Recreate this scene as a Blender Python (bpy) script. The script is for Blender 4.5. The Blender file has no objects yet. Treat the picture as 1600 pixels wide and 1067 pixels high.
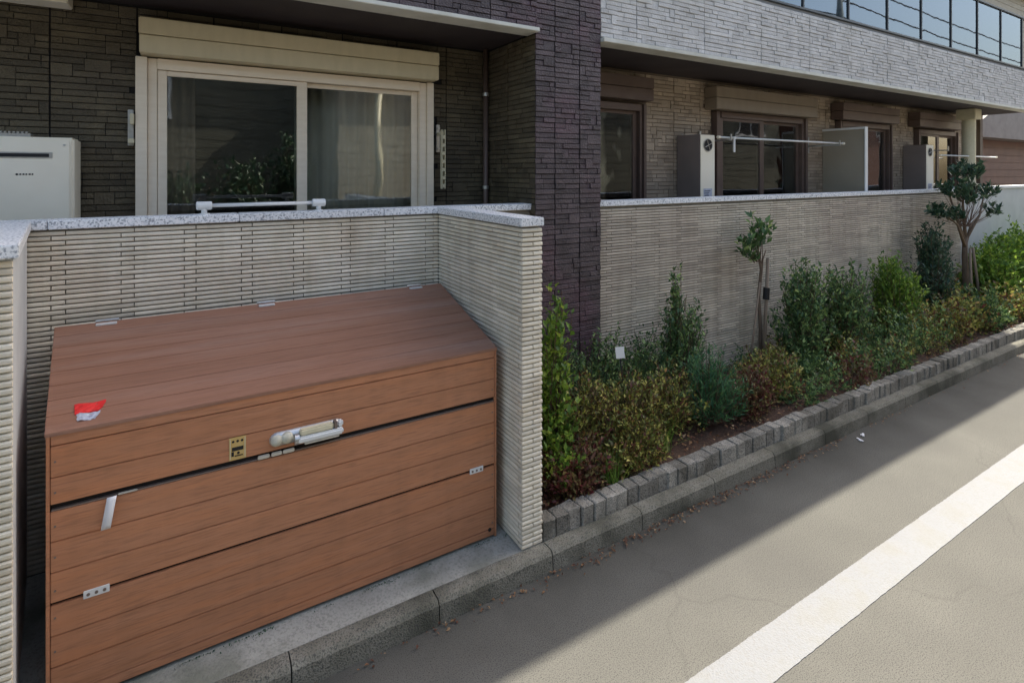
import bpy, bmesh, math, random
import numpy as np
from mathutils import Matrix, Vector
random.seed(7); rng = np.random.default_rng(7)
R = math.radians
sc = bpy.context.scene
col = sc.collection

# ------------------------------------------------------------------ camera, light, exposure
YAW = R(31.1); CS, CC = math.sin(YAW), math.cos(YAW); CAMH = 2.2; FPX = 845.0
cd = bpy.data.cameras.new('camera'); cam = bpy.data.objects.new('camera', cd); col.objects.link(cam)
cam.location = (0, 0, CAMH); cam.rotation_euler = (R(90), 0, -YAW)
cd.sensor_width = 36; cd.lens = 36*FPX/1600; cd.shift_y = -0.1647; cd.clip_start = .05; cd.clip_end = 500
sc.camera = cam
SUN = Vector((0.836, 0.197, 1.0)).normalized()
el = math.asin(SUN.z); rot = math.atan2(SUN.x, SUN.y)
w = bpy.data.worlds.new('World'); sc.world = w; w.use_nodes = True
nt = w.node_tree; sky = nt.nodes.new('ShaderNodeTexSky'); sky.sky_type = 'NISHITA'; sky.sun_disc = False
sky.sun_elevation = el; sky.sun_rotation = rot; sky.air_density = 1.3; sky.dust_density = 4.0; sky.ozone_density = 1.0
nt.links.new(sky.outputs[0], nt.nodes['Background'].inputs[0]); nt.nodes['Background'].inputs[1].default_value = 0.15
sl = bpy.data.lights.new('sun', 'SUN'); sl.energy = 4.2; sl.angle = R(0.5); sl.color = (1, .93, .80)
so = bpy.data.objects.new('sun', sl); col.objects.link(so); so.rotation_euler = SUN.to_track_quat('Z', 'Y').to_euler()
vs = sc.view_settings; vs.view_transform = 'Standard'; vs.look = 'None'; vs.gamma = 1; vs.use_curve_mapping = False; vs.exposure = 1.2

# ------------------------------------------------------------------ materials
def srgb(r, g, b):
    f = lambda c: ((c/255+.055)/1.055)**2.4 if c > 10 else c/255/12.92
    return (f(r), f(g), f(b), 1)
def mat(name, c1, c2=None, scale=3., detail=5, rough=.8, isl=0., bump=0., bscale=60., speck=None, sscale=120., samt=.5,
        stretch=(1, 1, 1), spec=.4, metal=0., c3=None, s3=1.2, a3=.5, crack=0., streak=0., sk=(.5, .47, .42, 1), kerb_shade=False):
    m = bpy.data.materials.new(name); m.use_nodes = True; t = m.node_tree; N = t.nodes; L = t.links
    b = N['Principled BSDF']; b.inputs['Roughness'].default_value = rough; b.inputs['Metallic'].default_value = metal
    b.inputs['Specular IOR Level'].default_value = spec
    g = N.new('ShaderNodeNewGeometry'); mp = N.new('ShaderNodeMapping'); L.new(g.outputs['Position'], mp.inputs[0])
    mp.inputs['Scale'].default_value = stretch
    def noise(s, d=5):
        n = N.new('ShaderNodeTexNoise'); n.inputs['Scale'].default_value = s; n.inputs['Detail'].default_value = d
        L.new(mp.outputs[0], n.inputs[0]); return n.outputs[0]
    def ramp(src, p0, p1):
        r = N.new('ShaderNodeMapRange'); L.new(src, r.inputs[0]); r.inputs[1].default_value = p0; r.inputs[2].default_value = p1
        return r.outputs[0]
    def mix(fac, a, bb, mode='MIX'):
        x = N.new('ShaderNodeMix'); x.data_type = 'RGBA'; x.blend_type = mode
        if isinstance(fac, float): x.inputs[0].default_value = fac
        else: L.new(fac, x.inputs[0])
        for s_, v in ((x.inputs[6], a), (x.inputs[7], bb)):
            if isinstance(v, tuple): s_.default_value = v
            else: L.new(v, s_)
        return x.outputs[2]
    cur = mix(ramp(noise(scale, detail), .3, .7), c1, c2 or c1)
    def scaled(src, k):
        q = N.new('ShaderNodeMath'); q.operation = 'MULTIPLY'; L.new(src, q.inputs[0]); q.inputs[1].default_value = k; return q.outputs[0]
    if c3: cur = mix(scaled(ramp(noise(s3, 6), .48, .66), a3), cur, c3)
    if speck: cur = mix(scaled(ramp(noise(sscale, 2), .5, .66), samt), cur, speck)
    if streak:
        m2 = N.new('ShaderNodeMapping'); L.new(g.outputs['Position'], m2.inputs[0]); m2.inputs['Scale'].default_value = (7, 7, .55)
        n2 = N.new('ShaderNodeTexNoise'); n2.inputs['Scale'].default_value = 1.6; n2.inputs['Detail'].default_value = 7; L.new(m2.outputs[0], n2.inputs[0])
        cur = mix(scaled(ramp(n2.outputs[0], .46, .70), streak), cur, mix(1.0, cur, sk, 'MULTIPLY'))
    if kerb_shade:      # building shade painted into the road colour, patchy, darker toward the kerb
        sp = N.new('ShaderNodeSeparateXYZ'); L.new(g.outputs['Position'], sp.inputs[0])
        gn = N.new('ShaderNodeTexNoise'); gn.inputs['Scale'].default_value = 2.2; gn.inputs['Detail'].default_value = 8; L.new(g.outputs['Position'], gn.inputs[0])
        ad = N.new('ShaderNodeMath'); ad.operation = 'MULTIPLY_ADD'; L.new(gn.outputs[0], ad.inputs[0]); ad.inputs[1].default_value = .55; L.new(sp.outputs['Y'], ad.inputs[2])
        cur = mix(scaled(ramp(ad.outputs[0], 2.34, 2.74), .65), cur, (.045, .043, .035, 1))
    if crack:
        dn = N.new('ShaderNodeTexNoise'); dn.inputs['Scale'].default_value = 3.5; L.new(mp.outputs[0], dn.inputs[0])
        vm = N.new('ShaderNodeVectorMath'); vm.operation = 'MULTIPLY_ADD'; L.new(dn.outputs['Color'], vm.inputs[0]); vm.inputs[1].default_value = (.35, .35, 0); L.new(mp.outputs[0], vm.inputs[2])
        vo = N.new('ShaderNodeTexVoronoi'); vo.feature = 'DISTANCE_TO_EDGE'; vo.inputs['Scale'].default_value = .42; L.new(vm.outputs[0], vo.inputs[0])
        cur = mix(scaled(ramp(vo.outputs['Distance'], .0045, .0015), crack), cur, (.03, .03, .028, 1))
    if isl:
        oi = N.new('ShaderNodeObjectInfo'); a = N.new('ShaderNodeMath'); a.operation = 'ADD'
        L.new(g.outputs['Random Per Island'], a.inputs[0]); L.new(oi.outputs['Random'], a.inputs[1])
        fr = N.new('ShaderNodeMath'); fr.operation = 'FRACT'; L.new(a.outputs[0], fr.inputs[0])
        mr = N.new('ShaderNodeMapRange'); L.new(fr.outputs[0], mr.inputs[0]); mr.inputs[3].default_value = 1-isl; mr.inputs[4].default_value = 1+isl
        cb = N.new('ShaderNodeCombineColor'); [L.new(mr.outputs[0], cb.inputs[i]) for i in range(3)]
        cur = mix(1.0, cur, cb.outputs[0], 'MULTIPLY')
    L.new(cur, b.inputs['Base Color'])
    if bump:
        bp = N.new('ShaderNodeBump'); bp.inputs['Strength'].default_value = bump; bp.inputs['Distance'].default_value = .01
        L.new(noise(bscale, 6), bp.inputs['Height']); L.new(bp.outputs[0], b.inputs['Normal'])
    return m
def leafmat(name, cols, rough=.45):
    m = bpy.data.materials.new(name); m.use_nodes = True; t = m.node_tree; N = t.nodes; L = t.links
    b = N['Principled BSDF']; b.inputs['Roughness'].default_value = rough; b.inputs['Specular IOR Level'].default_value = .45
    g = N.new('ShaderNodeNewGeometry'); r = N.new('ShaderNodeValToRGB'); r.color_ramp.interpolation = 'LINEAR'
    e = r.color_ramp.elements
    while len(e) < len(cols): e.new(.5)
    for i, (p, c) in enumerate(cols): e[i].position = p; e[i].color = c
    L.new(g.outputs['Random Per Island'], r.inputs[0]); L.new(r.outputs[0], b.inputs['Base Color'])
    tr = N.new('ShaderNodeBsdfTranslucent'); L.new(r.outputs[0], tr.inputs[0])
    mx = N.new('ShaderNodeMixShader'); mx.inputs[0].default_value = .3; L.new(b.outputs[0], mx.inputs[1]); L.new(tr.outputs[0], mx.inputs[2])
    L.new(mx.outputs[0], N['Material Output'].inputs[0]); return m
def glassmat(name, tint, base, k, rough=.02, gc=(.95, .97, 1, 1), bmp=.16):
    m = bpy.data.materials.new(name); m.use_nodes = True; t = m.node_tree; N = t.nodes; L = t.links
    N.remove(N['Principled BSDF']); nz = N.new('ShaderNodeTexNoise'); nz.inputs['Scale'].default_value = 1.7; ge = N.new('ShaderNodeNewGeometry'); L.new(ge.outputs['Position'], nz.inputs[0]); bp = N.new('ShaderNodeBump'); bp.inputs['Strength'].default_value = bmp; bp.inputs['Distance'].default_value = .02; L.new(nz.outputs[0], bp.inputs['Height'])
    tr = N.new('ShaderNodeBsdfTransparent'); tr.inputs[0].default_value = tint
    gl = N.new('ShaderNodeBsdfGlossy'); gl.inputs['Roughness'].default_value = rough; gl.inputs[0].default_value = gc; L.new(bp.outputs[0], gl.inputs['Normal'])
    fr = N.new('ShaderNodeFresnel'); fr.inputs[0].default_value = 1.52
    a = N.new('ShaderNodeMath'); a.operation = 'MULTIPLY_ADD'; L.new(fr.outputs[0], a.inputs[0]); a.inputs[1].default_value = k; a.inputs[2].default_value = base
    mx = N.new('ShaderNodeMixShader'); L.new(a.outputs[0], mx.inputs[0]); L.new(tr.outputs[0], mx.inputs[1]); L.new(gl.outputs[0], mx.inputs[2])
    L.new(mx.outputs[0], N['Material Output'].inputs[0]); return m

M = {}
M['asphalt'] = mat('asphalt', (0.126, 0.122, 0.108, 1), (0.158, 0.153, 0.135, 1), scale=1.3, rough=.9, bump=.25, bscale=260, speck=(0.056, 0.055, 0.051, 1), sscale=190, samt=.9, spec=.2, c3=(0.113, 0.109, 0.099, 1), s3=.8, a3=.65, crack=.12, kerb_shade=True)
M['paint'] = mat('road_paint', (0.217, 0.224, 0.234, 1), (0.234, 0.241, 0.252, 1), scale=5, rough=.7, bump=.4, bscale=130, speck=(0.197, 0.191, 0.178, 1), sscale=75, samt=.4, c3=(0.209, 0.206, 0.187, 1), s3=5, a3=.6)
M['concrete'] = mat('concrete', (.30, .29, .25, 1), (.42, .41, .36, 1), scale=2.2, rough=.9, bump=.4, bscale=90, speck=(.17, .17, .14, 1), sscale=80, samt=.5, c3=(.10, .11, .075, 1), s3=2.4, a3=.75, spec=.2)
M['kerb'] = mat('kerb_concrete', (.17, .16, .125, 1), (.26, .245, .20, 1), scale=9, rough=.95, bump=.8, bscale=130, speck=(.06, .06, .055, 1), sscale=130, samt=.8, isl=.10, c3=(.07, .07, .05, 1), s3=2.6, a3=.85, spec=.2)
M['granite'] = mat('granite_edging', (.22, .205, .175, 1), (.33, .31, .27, 1), scale=14, rough=.9, bump=1., bscale=45, speck=(.06, .06, .055, 1), sscale=120, samt=.8, isl=.28, c3=(.09, .08, .06, 1), s3=3, a3=.65, spec=.2)
M['coping'] = mat('granite_coping', (0.726, 0.743, 0.759, 1), (0.860, 0.860, 0.860, 1), scale=60, rough=.55, bump=.15, bscale=150, speck=(0.220, 0.242, 0.275, 1), sscale=100, samt=.9, isl=.05, spec=.5)
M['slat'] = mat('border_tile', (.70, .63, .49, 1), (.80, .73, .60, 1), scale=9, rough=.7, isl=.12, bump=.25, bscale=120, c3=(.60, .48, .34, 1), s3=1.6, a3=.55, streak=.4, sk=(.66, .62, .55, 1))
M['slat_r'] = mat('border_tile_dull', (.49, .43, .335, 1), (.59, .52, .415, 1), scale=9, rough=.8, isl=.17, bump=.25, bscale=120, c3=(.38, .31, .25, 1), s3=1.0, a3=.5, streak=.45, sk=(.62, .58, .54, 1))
M['grout'] = mat('dark_grout', (.17, .155, .125, 1), (.23, .21, .175, 1), scale=20, rough=.95)
M['render'] = mat('pale_render', (.52, .53, .53, 1), (.60, .61, .60, 1), scale=4, rough=.85, bump=.3, bscale=70)
M['dark'] = mat('dark_siding', (0.081, 0.064, 0.039, 1), (0.123, 0.101, 0.062, 1), scale=7, rough=.6, isl=.26, bump=1., bscale=70, c3=(0.075, 0.063, 0.047, 1), s3=2.2, a3=.4, spec=.4)
M['pillar'] = mat('purplish_siding', (0.054, 0.039, 0.042, 1), (0.095, 0.070, 0.074, 1), scale=7, rough=.55, isl=.30, bump=1., bscale=70, c3=(0.115, 0.051, 0.074, 1), s3=2.6, a3=.45, spec=.5)
M['dark_core'] = mat('dark_siding_joint', (.010, .009, .009, 1), rough=.8)
M['grey'] = mat('grey_siding', (0.537, 0.516, 0.491, 1), (0.659, 0.636, 0.608, 1), scale=6, rough=.7, isl=.10, bump=.7, bscale=60, c3=(0.512, 0.480, 0.433, 1), s3=1.5, a3=.4, streak=.6, sk=(0.860, 0.860, 0.842, 1))
M['grey_core'] = mat('grey_siding_joint', (.22, .22, .22, 1), rough=.8)
M['tan'] = mat('tan_siding', (.34, .27, .20, 1), (.45, .36, .27, 1), scale=5, rough=.7, isl=.2, bump=.7, bscale=60)
M['tan_box'] = mat('tan_shutter_box', (.24, .19, .14, 1), (.28, .225, .165, 1), scale=3, rough=.5, stretch=(4, 1, 1))
M['dusk_house'] = mat('dark_olive_cladding', (.12, .115, .085, 1), (.17, .165, .125, 1), scale=2, rough=.8)
M['tan_core'] = mat('tan_siding_joint', (.15, .115, .085, 1), rough=.8)
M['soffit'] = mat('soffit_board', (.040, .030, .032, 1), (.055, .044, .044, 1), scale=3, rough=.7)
M['trim'] = mat('pale_trim', (.60, .59, .52, 1), (.68, .67, .60, 1), scale=6, rough=.5, c3=(.42, .40, .32, 1), s3=4, a3=.4)
M['alu'] = mat('champagne_aluminium', (0.799, 0.691, 0.540, 1), (0.860, 0.756, 0.605, 1), scale=8, rough=.42, metal=0., stretch=(1, 1, 4))
M['alu_d'] = mat('champagne_shutter', (.60, .52, .34, 1), (.66, .57, .38, 1), scale=5, rough=.45, metal=0., stretch=(4, 1, 1))
M['bronze'] = mat('bronze_aluminium', (.13, .09, .075, 1), (.16, .115, .095, 1), scale=5, rough=.45, metal=.2)
M['white'] = mat('white_metal', (.68, .68, .66, 1), (.74, .74, .72, 1), scale=6, rough=.45)
M['heater'] = mat('heater_casing', (0.842, 0.766, 0.618, 1), (0.860, 0.809, 0.670, 1), scale=3, rough=.5, c3=(0.713, 0.651, 0.515, 1), s3=2, a3=.4)
M['heater_side'] = mat('heater_side', (.22, .18, .16, 1), (.26, .21, .19, 1), scale=3, rough=.55)
M['black'] = mat('black_plastic', (.012, .012, .013, 1), rough=.6)
M['steel'] = mat('steel', (.50, .50, .48, 1), (.62, .62, .60, 1), scale=30, rough=.35, metal=.8)
M['dark_metal'] = mat('dark_grey_metal', (.07, .08, .09, 1), rough=.5, metal=.3)
M['part'] = mat('partition_board', (.33, .285, .215, 1), (.37, .325, .25, 1), scale=2, rough=.6)
M['wood'] = mat('brown_woodgrain', (0.427, 0.188, 0.095, 1), (0.496, 0.228, 0.123, 1), scale=3, detail=7, rough=.5, isl=.07, bump=.15, bscale=16, stretch=(.7, 9, 9), speck=(0.285, 0.131, 0.074, 1), sscale=13, samt=.5, c3=(0.536, 0.217, 0.097, 1), s3=1.6, a3=.6, spec=.35, streak=.5, sk=(0.821, 0.844, 0.860, 1))
M['wood_top'] = mat('brown_woodgrain_weathered', (0.277, 0.135, 0.085, 1), (0.333, 0.173, 0.116, 1), scale=3, detail=7, rough=.42, isl=.05, bump=.12, bscale=16, stretch=(.7, 9, 9), speck=(0.203, 0.103, 0.074, 1), sscale=13, samt=.4, c3=(0.350, 0.228, 0.182, 1), s3=1.1, a3=.5, spec=.4)
M['box_core'] = mat('box_inner_frame', (.02, .015, .013, 1), rough=.7)
M['box_edge'] = mat('box_edge_metal', (.20, .16, .14, 1), rough=.4, metal=.4)
M['ivory'] = mat('ivory_plastic', (.60, .55, .38, 1), (.66, .60, .43, 1), scale=25, rough=.4)
M['ivory_dull'] = mat('worn_ivory', (.42, .40, .30, 1), (.58, .56, .46, 1), scale=40, rough=.75, spec=.2)
M['yellow'] = mat('ochre_label', (.55, .36, .12, 1), (.60, .42, .16, 1), scale=30, rough=.5)
M['red'] = mat('red_print', (.75, .03, .03, 1), rough=.5)
M['bluegrey'] = mat('blue_grey_print', (.35, .38, .50, 1), (.6, .62, .68, 1), scale=60, rough=.5)
M['tape'] = mat('white_tape', (.72, .72, .74, 1), rough=.5)
M['soil'] = mat('mulch_soil', (.045, .026, .018, 1), (.085, .048, .032, 1), scale=14, rough=.95, bump=1., bscale=50, speck=(.14, .09, .05, 1), sscale=70, samt=.5)
M['bark'] = mat('bark', (.12, .085, .06, 1), (.19, .14, .10, 1), scale=20, rough=.9, bump=.8, bscale=60, stretch=(2, 2, .5))
M['twig'] = mat('twig', (.10, .06, .045, 1), (.14, .09, .06, 1), scale=20, rough=.9)
M['stake'] = mat('wooden_stake', (.20, .15, .11, 1), (.26, .20, .14, 1), scale=12, rough=.9, stretch=(3, 3, .4))
M['brown_house'] = mat('brown_cladding', (.15, .072, .055, 1), (.19, .095, .07, 1), scale=3, rough=.6)
M['beige_house'] = mat('beige_cladding', (.36, .32, .25, 1), (.42, .38, .30, 1), scale=3, rough=.8, isl=.1)
M['roof'] = mat('roof_tiles', (.20, .17, .16, 1), (.25, .22, .20, 1), scale=6, rough=.7)
M['curtain'] = mat('net_curtain', (.64, .64, .60, 1), (.72, .72, .68, 1), scale=5, rough=.9)
M['curtain_w'] = mat('warm_curtain', (.33, .27, .23, 1), (.40, .33, .28, 1), scale=5, rough=.9)
M['curtain_d'] = mat('dark_curtain', (.12, .09, .10, 1), (.16, .12, .13, 1), scale=5, rough=.9)
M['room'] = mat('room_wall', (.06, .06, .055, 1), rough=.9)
M['wire'] = mat('cable', (.02, .02, .02, 1), rough=.6)
M['ground'] = mat('earth', (.12, .11, .09, 1), (.18, .16, .13, 1), scale=.8, rough=.95)
M['glass'] = glassmat('window_glass', (.88, .89, .85, 1), .055, 1.3)
M['glass_b'] = glassmat('balustrade_glass', (.45, .58, .68, 1), .45, 1.0, rough=.02, gc=(.24, .29, .345, 1), bmp=.035)
G = lambda r, g, b: (r, g, b, 1)
M['leaf_bright'] = leafmat('leaf_bright', [(0, G(0.065, 0.144, 0.022)), (.5, G(0.130, 0.240, 0.033)), (.85, G(0.260, 0.396, 0.055)), (1, G(0.429, 0.540, 0.099))])
M['leaf_mid'] = leafmat('leaf_mid', [(0, G(0.041, 0.090, 0.036)), (.55, G(0.095, 0.179, 0.063)), (.85, G(0.226, 0.341, 0.108)), (1, G(0.450, 0.573, 0.215))])
M['leaf_dark'] = leafmat('leaf_dark', [(0, G(0.026, 0.062, 0.039)), (.7, G(0.062, 0.123, 0.070)), (1, G(0.158, 0.229, 0.123))], .35)
M['leaf_abelia'] = leafmat('leaf_abelia', [(0, G(0.158, 0.043, 0.035)), (.30, G(0.146, 0.122, 0.041)), (.5, G(0.134, 0.184, 0.047)), (.8, G(0.365, 0.366, 0.081)), (.94, G(0.607, 0.537, 0.150)), (1, G(0.486, 0.245, 0.104))])
M['leaf_red'] = leafmat('leaf_red', [(0, G(0.150, 0.025, 0.031)), (.4, G(0.163, 0.062, 0.044)), (.75, G(0.125, 0.125, 0.044)), (1, G(0.325, 0.250, 0.100))])
M['leaf_teal'] = leafmat('leaf_teal', [(0, G(0.030, 0.112, 0.058)), (.6, G(0.068, 0.188, 0.078)), (1, G(0.165, 0.315, 0.104))])
M['leaf_fallen'] = leafmat('leaf_fallen', [(0, G(.09, .03, .02)), (.5, G(.16, .07, .035)), (.85, G(.27, .15, .07)), (1, G(.42, .30, .18))], .7)

# ------------------------------------------------------------------ builders
def link(o, parent=None, **kw):
    col.objects.link(o)
    if parent is not None: o.parent = parent
    for k, v in kw.items(): o[k] = v
    return o
def thing(name, label, cat, loc=(0, 0, 0), group=None):
    o = bpy.data.objects.new(name, None); o.empty_display_size = .1; link(o); o.location = loc
    o['label'] = label; o['category'] = cat
    if group: o['group'] = group
    return o
def tag(o, label, cat, group=None):
    o['label'] = label; o['category'] = cat
    if group: o['group'] = group
    return o
class MB:
    def __init__(s): s.v = []; s.f = []
    def add(s, vs_, fs): n = len(s.v); s.v += [tuple(p) for p in vs_]; s.f += [tuple(i+n for i in f) for f in fs]; return s
    def box(s, x0, x1, y0, y1, z0, z1):
        return s.add([(x0, y0, z0), (x1, y0, z0), (x1, y1, z0), (x0, y1, z0), (x0, y0, z1), (x1, y0, z1), (x1, y1, z1), (x0, y1, z1)],
                     [(0, 3, 2, 1), (4, 5, 6, 7), (0, 1, 5, 4), (1, 2, 6, 5), (2, 3, 7, 6), (3, 0, 4, 7)])
    def cyl(s, p0, p1, r0, r1=None, n=12):
        r1 = r0 if r1 is None else r1; p0 = Vector(p0); p1 = Vector(p1); d = (p1-p0).normalized()
        a = d.orthogonal().normalized(); b = d.cross(a); vv = []
        for p, r in ((p0, r0), (p1, r1)):
            for i in range(n): t = 2*math.pi*i/n; vv.append(p+(a*math.cos(t)+b*math.sin(t))*r)
        return s.add(vv, [(i, (i+1) % n, n+(i+1) % n, n+i) for i in range(n)]+[tuple(range(n-1, -1, -1)), tuple(range(n, 2*n))])
    def tube(s, pts, rs, n=8):
        pts = [Vector(p) for p in pts]; k = len(pts); vv = []
        for j, p in enumerate(pts):
            d = (pts[min(j+1, k-1)]-pts[max(j-1, 0)]).normalized(); a = d.cross(Vector((.3, .9, .1))).normalized(); b = d.cross(a)
            for i in range(n): t = 2*math.pi*i/n; vv.append(p+(a*math.cos(t)+b*math.sin(t))*rs[j])
        fs = [(j*n+i, j*n+(i+1) % n, (j+1)*n+(i+1) % n, (j+1)*n+i) for j in range(k-1) for i in range(n)]
        return s.add(vv, fs+[tuple(range(n-1, -1, -1)), tuple(range((k-1)*n, k*n))])
    def prism(s, pts, y0, y1):   # outline in x,z extruded in y
        n = len(pts)
        return s.add([(x, y0, z) for x, z in pts]+[(x, y1, z) for x, z in pts],
                     [tuple(range(n)), tuple(range(2*n-1, n-1, -1))]+[(i, n+i, n+(i+1) % n, (i+1) % n) for i in range(n)])
    def mesh(s, name, bevel=0, smooth=False):
        m = bpy.data.meshes.new(name); m.from_pydata(s.v, [], s.f); m.update()
        bm = bmesh.new(); bm.from_mesh(m)
        if bevel: bmesh.ops.bevel(bm, geom=bm.edges[:], offset=bevel, segments=2, affect='EDGES', clamp_overlap=True)
        bmesh.ops.recalc_face_normals(bm, faces=bm.faces); bm.to_mesh(m); bm.free()
        if smooth:
            for p in m.polygons: p.use_smooth = True
        return m
    def build(s, name, m, parent=None, bevel=0, smooth=False, **kw):
        me = s.mesh(name, bevel, smooth); me.materials.append(m if not isinstance(m, str) else M[m])
        return link(bpy.data.objects.new(name, me), parent, **kw)
def proj(p):
    d = p[0]*CS+p[1]*CC
    if d < .2: return None
    return (800+FPX*(p[0]*CC-p[1]*CS)/d, 270-FPX*(p[2]-CAMH)/d, d)

# profiles of one facing piece: outline (outward, up) for height h, depth d
def prof_rib(h, d): return [(0, 0), (d*.85, .001), (d, h*.25), (d, h*.72), (d*.7, h), (0, h)]
def prof_flat(h, d): return [(0, 0), (d-.003, 0), (d, .003), (d, h-.003), (d-.003, h), (0, h)]
_pc = {}
def piece_geo(L, h, d, prof):
    pr = prof(h, d); n = len(pr)
    v = [(0, -a, b) for a, b in pr]+[(L, -a, b) for a, b in pr]
    f = [(i, (i+1) % n, n+(i+1) % n, n+i) for i in range(n)]+[tuple(range(n-1, -1, -1)), tuple(range(n, 2*n))]
    return v, f
def facing(parent, sets, name, material, limit=300):
    """sets: list of (matrix, prof, pieces[(x,z,L,h,d)]). Largest in view become separate parts, the rest one stuff part."""
    allp = []
    for mtx, prof, pcs in sets:
        for (x, z, L, h, d) in pcs:
            L = round(L, 3)
            c = mtx @ Vector((x+L/2, 0, z+h/2)); q = proj(c); a = 0
            if q and -60 < q[0] < 1660 and -40 < q[1] < 1107:
                e0 = proj(mtx @ Vector((x, 0, z))); e1 = proj(mtx @ Vector((x+L, 0, z+h)))
                if e0 and e1: a = abs(e1[0]-e0[0])*FPX*h/q[2]+.01
            allp.append((a, mtx, prof, x, z, L, h, round(d, 3)))
    allp.sort(key=lambda t: -t[0]); rest = MB()
    for i, (a, mtx, prof, x, z, L, h, d) in enumerate(allp):
        if i < limit and a > 0:
            key = (L, round(h, 4), d, prof.__name__, material)
            if key not in _pc:
                me = bpy.data.meshes.new(name); v, f = piece_geo(L, h, d, prof); me.from_pydata(v, [], f); me.update()
                me.materials.append(M[material]); _pc[key] = me
            o = bpy.data.objects.new(name, _pc[key]); link(o, parent)
            o.matrix_local = mtx @ Matrix.Translation((x, 0, z))
        else:
            v, f = piece_geo(L, h, d, prof); rest.add([mtx @ Matrix.Translation((x, 0, z)) @ Vector(p) for p in v], f)
    if rest.v:
        me = bpy.data.meshes.new(name); me.from_pydata(rest.v, [], rest.f); me.update(); me.materials.append(M[material])
        link(bpy.data.objects.new(name, me), parent, kind='stuff')
def FM(x, y, rz=0): return Matrix.Translation((x, y, 0)) @ Matrix.Rotation(rz, 4, 'Z')
def slat_rows(L, z0, z1, pitch=.0262, tl=.30, off=.06, first=.22, bh=.0208):
    out = []; k = 0; z = z0
    while z+bh <= z1+.001:
        x = -(tl-first)+(off if k % 2 else 0)
        while x < L:
            a = max(x, 0); b = min(x+tl-.0055, L)
            if b-a > .012: out.append((a, z, b-a, bh, .013+random.choice([0, 0, .001, .002])))
            x += tl
        k += 1; z += pitch
    return out
def brick_rows(L, z0, z1, pitch=.0415, openings=(), panel=.455, poff=0., bh=.037, tall_p=.14):
    """moulded siding: panels with running stone courses, some units two courses tall"""
    out = []; seams = []; s = -panel+poff
    while s < L: seams.append(s); s += panel
    nrow = int((z1-z0)/pitch)
    for s in seams:
        a0 = max(s+.003, 0); a1 = min(s+panel-.003, L)
        if a1-a0 < .02: continue
        busy = {}
        cuts = {}
        for r in range(nrow):
            x = a0; z = z0+r*pitch
            while x < a1-.015:
                tall = False
                if (r, round(x, 3)) in busy: x = busy[(r, round(x, 3))]; continue
                Lp = random.choice([.06, .08, .11, .14, .18, .23, .28])
                nb = [k for k in busy if k[0] == r and k[1] > x+.001]
                lim = min([k[1] for k in nb]+[a1])
                b = min(x+Lp, lim); 
                if lim-b < .035: b = lim
                if random.random() < tall_p and b-x < .15 and r < nrow-1 and not any(k[0] == r+1 for k in busy if abs(k[1]-x) < .3):
                    tall = True; busy[(r+1, round(x, 3))] = b
                h = bh+pitch if tall else bh
                cx = (x+b)/2; zc = z+h/2
                if not any(o[0]-.02 < cx < o[1]+.02 and o[2] < zc < o[3] for o in openings):
                    aa, bb = x, b-.004
                    for o in openings:
                        if o[2] < zc < o[3]:
                            if aa < o[0] < bb: bb = o[0]
                            if aa < o[1] < bb: aa = o[1]
                    if bb-aa > .012: out.append((aa, z, bb-aa, h, round(random.choice([.006, .008, .011, .014]), 3)))
                x = b
    return out
def wall_boxes(mb, X0, X1, z0, z1, Y0, Y1, ops):
    x = X0
    for (a, b, c, d) in sorted(ops):
        mb.box(x, a, Y0, Y1, z0, z1); mb.box(a, b, Y0, Y1, z0, c); mb.box(a, b, Y0, Y1, d, z1); x = b
    mb.box(x, X1, Y0, Y1, z0, z1)

# ------------------------------------------------------------------ ground, road, kerb
MB().box(-70, 110, -70, 110, -.6, -.03).build('ground', 'ground', kind='structure')
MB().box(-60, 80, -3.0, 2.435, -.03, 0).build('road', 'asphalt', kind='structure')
road_line = MB()
rv = []; xs = np.concatenate([np.arange(-2, 9, .012), np.arange(9, 60, .5)])
for k, x in enumerate(xs):
    e = [.0006*math.sin(x*17)+random.uniform(-.0015, .0015) for _ in range(2)]
    rv += [(x, 1.415+e[0], .0), (x, 1.415+e[0], .004), (x, 1.612+e[1], .004), (x, 1.612+e[1], .0)]
road_line.add(rv, [(4*k+a, 4*k+a+1, 4*k+a+5, 4*k+a+4) for k in range(len(xs)-1) for a in range(3)])
road_line.build('road_marking', 'paint', kind='structure')
pad = MB(); pad.box(-9, 1.72, 2.535, 3.69, -.03, .108); pad.build('concrete_pad', 'concrete', kind='structure')
kerb = bpy.data.objects.new('kerb', None); link(kerb, kind='structure')
x = -2.32
while x < 22:
    L = .676; h = .11
    me = MB(); y0 = 2.435; y1 = 2.531
    pr = [(y0, -.03), (y0+.008, h-.022), (y0+.022, h-.004), (y0+.03, h), (y1, h), (y1, -.03)]
    n = len(pr); me.add([(x+.003, a, b) for a, b in pr]+[(x+L-.003, a, b) for a, b in pr],
           [tuple(range(n)), tuple(range(2*n-1, n-1, -1))]+[(i, n+i, n+(i+1) % n, (i+1) % n) for i in range(n)])
    me.build('kerb_stone', 'kerb', kerb); x += L
def rblock(L, W, H, seed):
    r = random.Random(seed); b = bmesh.new(); bmesh.ops.create_cube(b, size=1)
    for v in b.verts: v.co = Vector((v.co.x*L, v.co.y*W, (v.co.z+.5)*H))
    bmesh.ops.bevel(b, geom=b.edges[:], offset=.006, segments=1, affect='EDGES')
    for v in b.verts: v.co += Vector((r.uniform(-.002, .002), r.uniform(-.004, .004), r.uniform(-.003, .003)))
    me = bpy.data.meshes.new('granite_block'); b.to_mesh(me); b.free(); me.materials.append(M['granite']); return me
edg = thing('planter_edging', 'row of rough grey granite blocks edging the planting bed beside the road', 'stone edging', (1.73, 2.58, 0))
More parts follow.
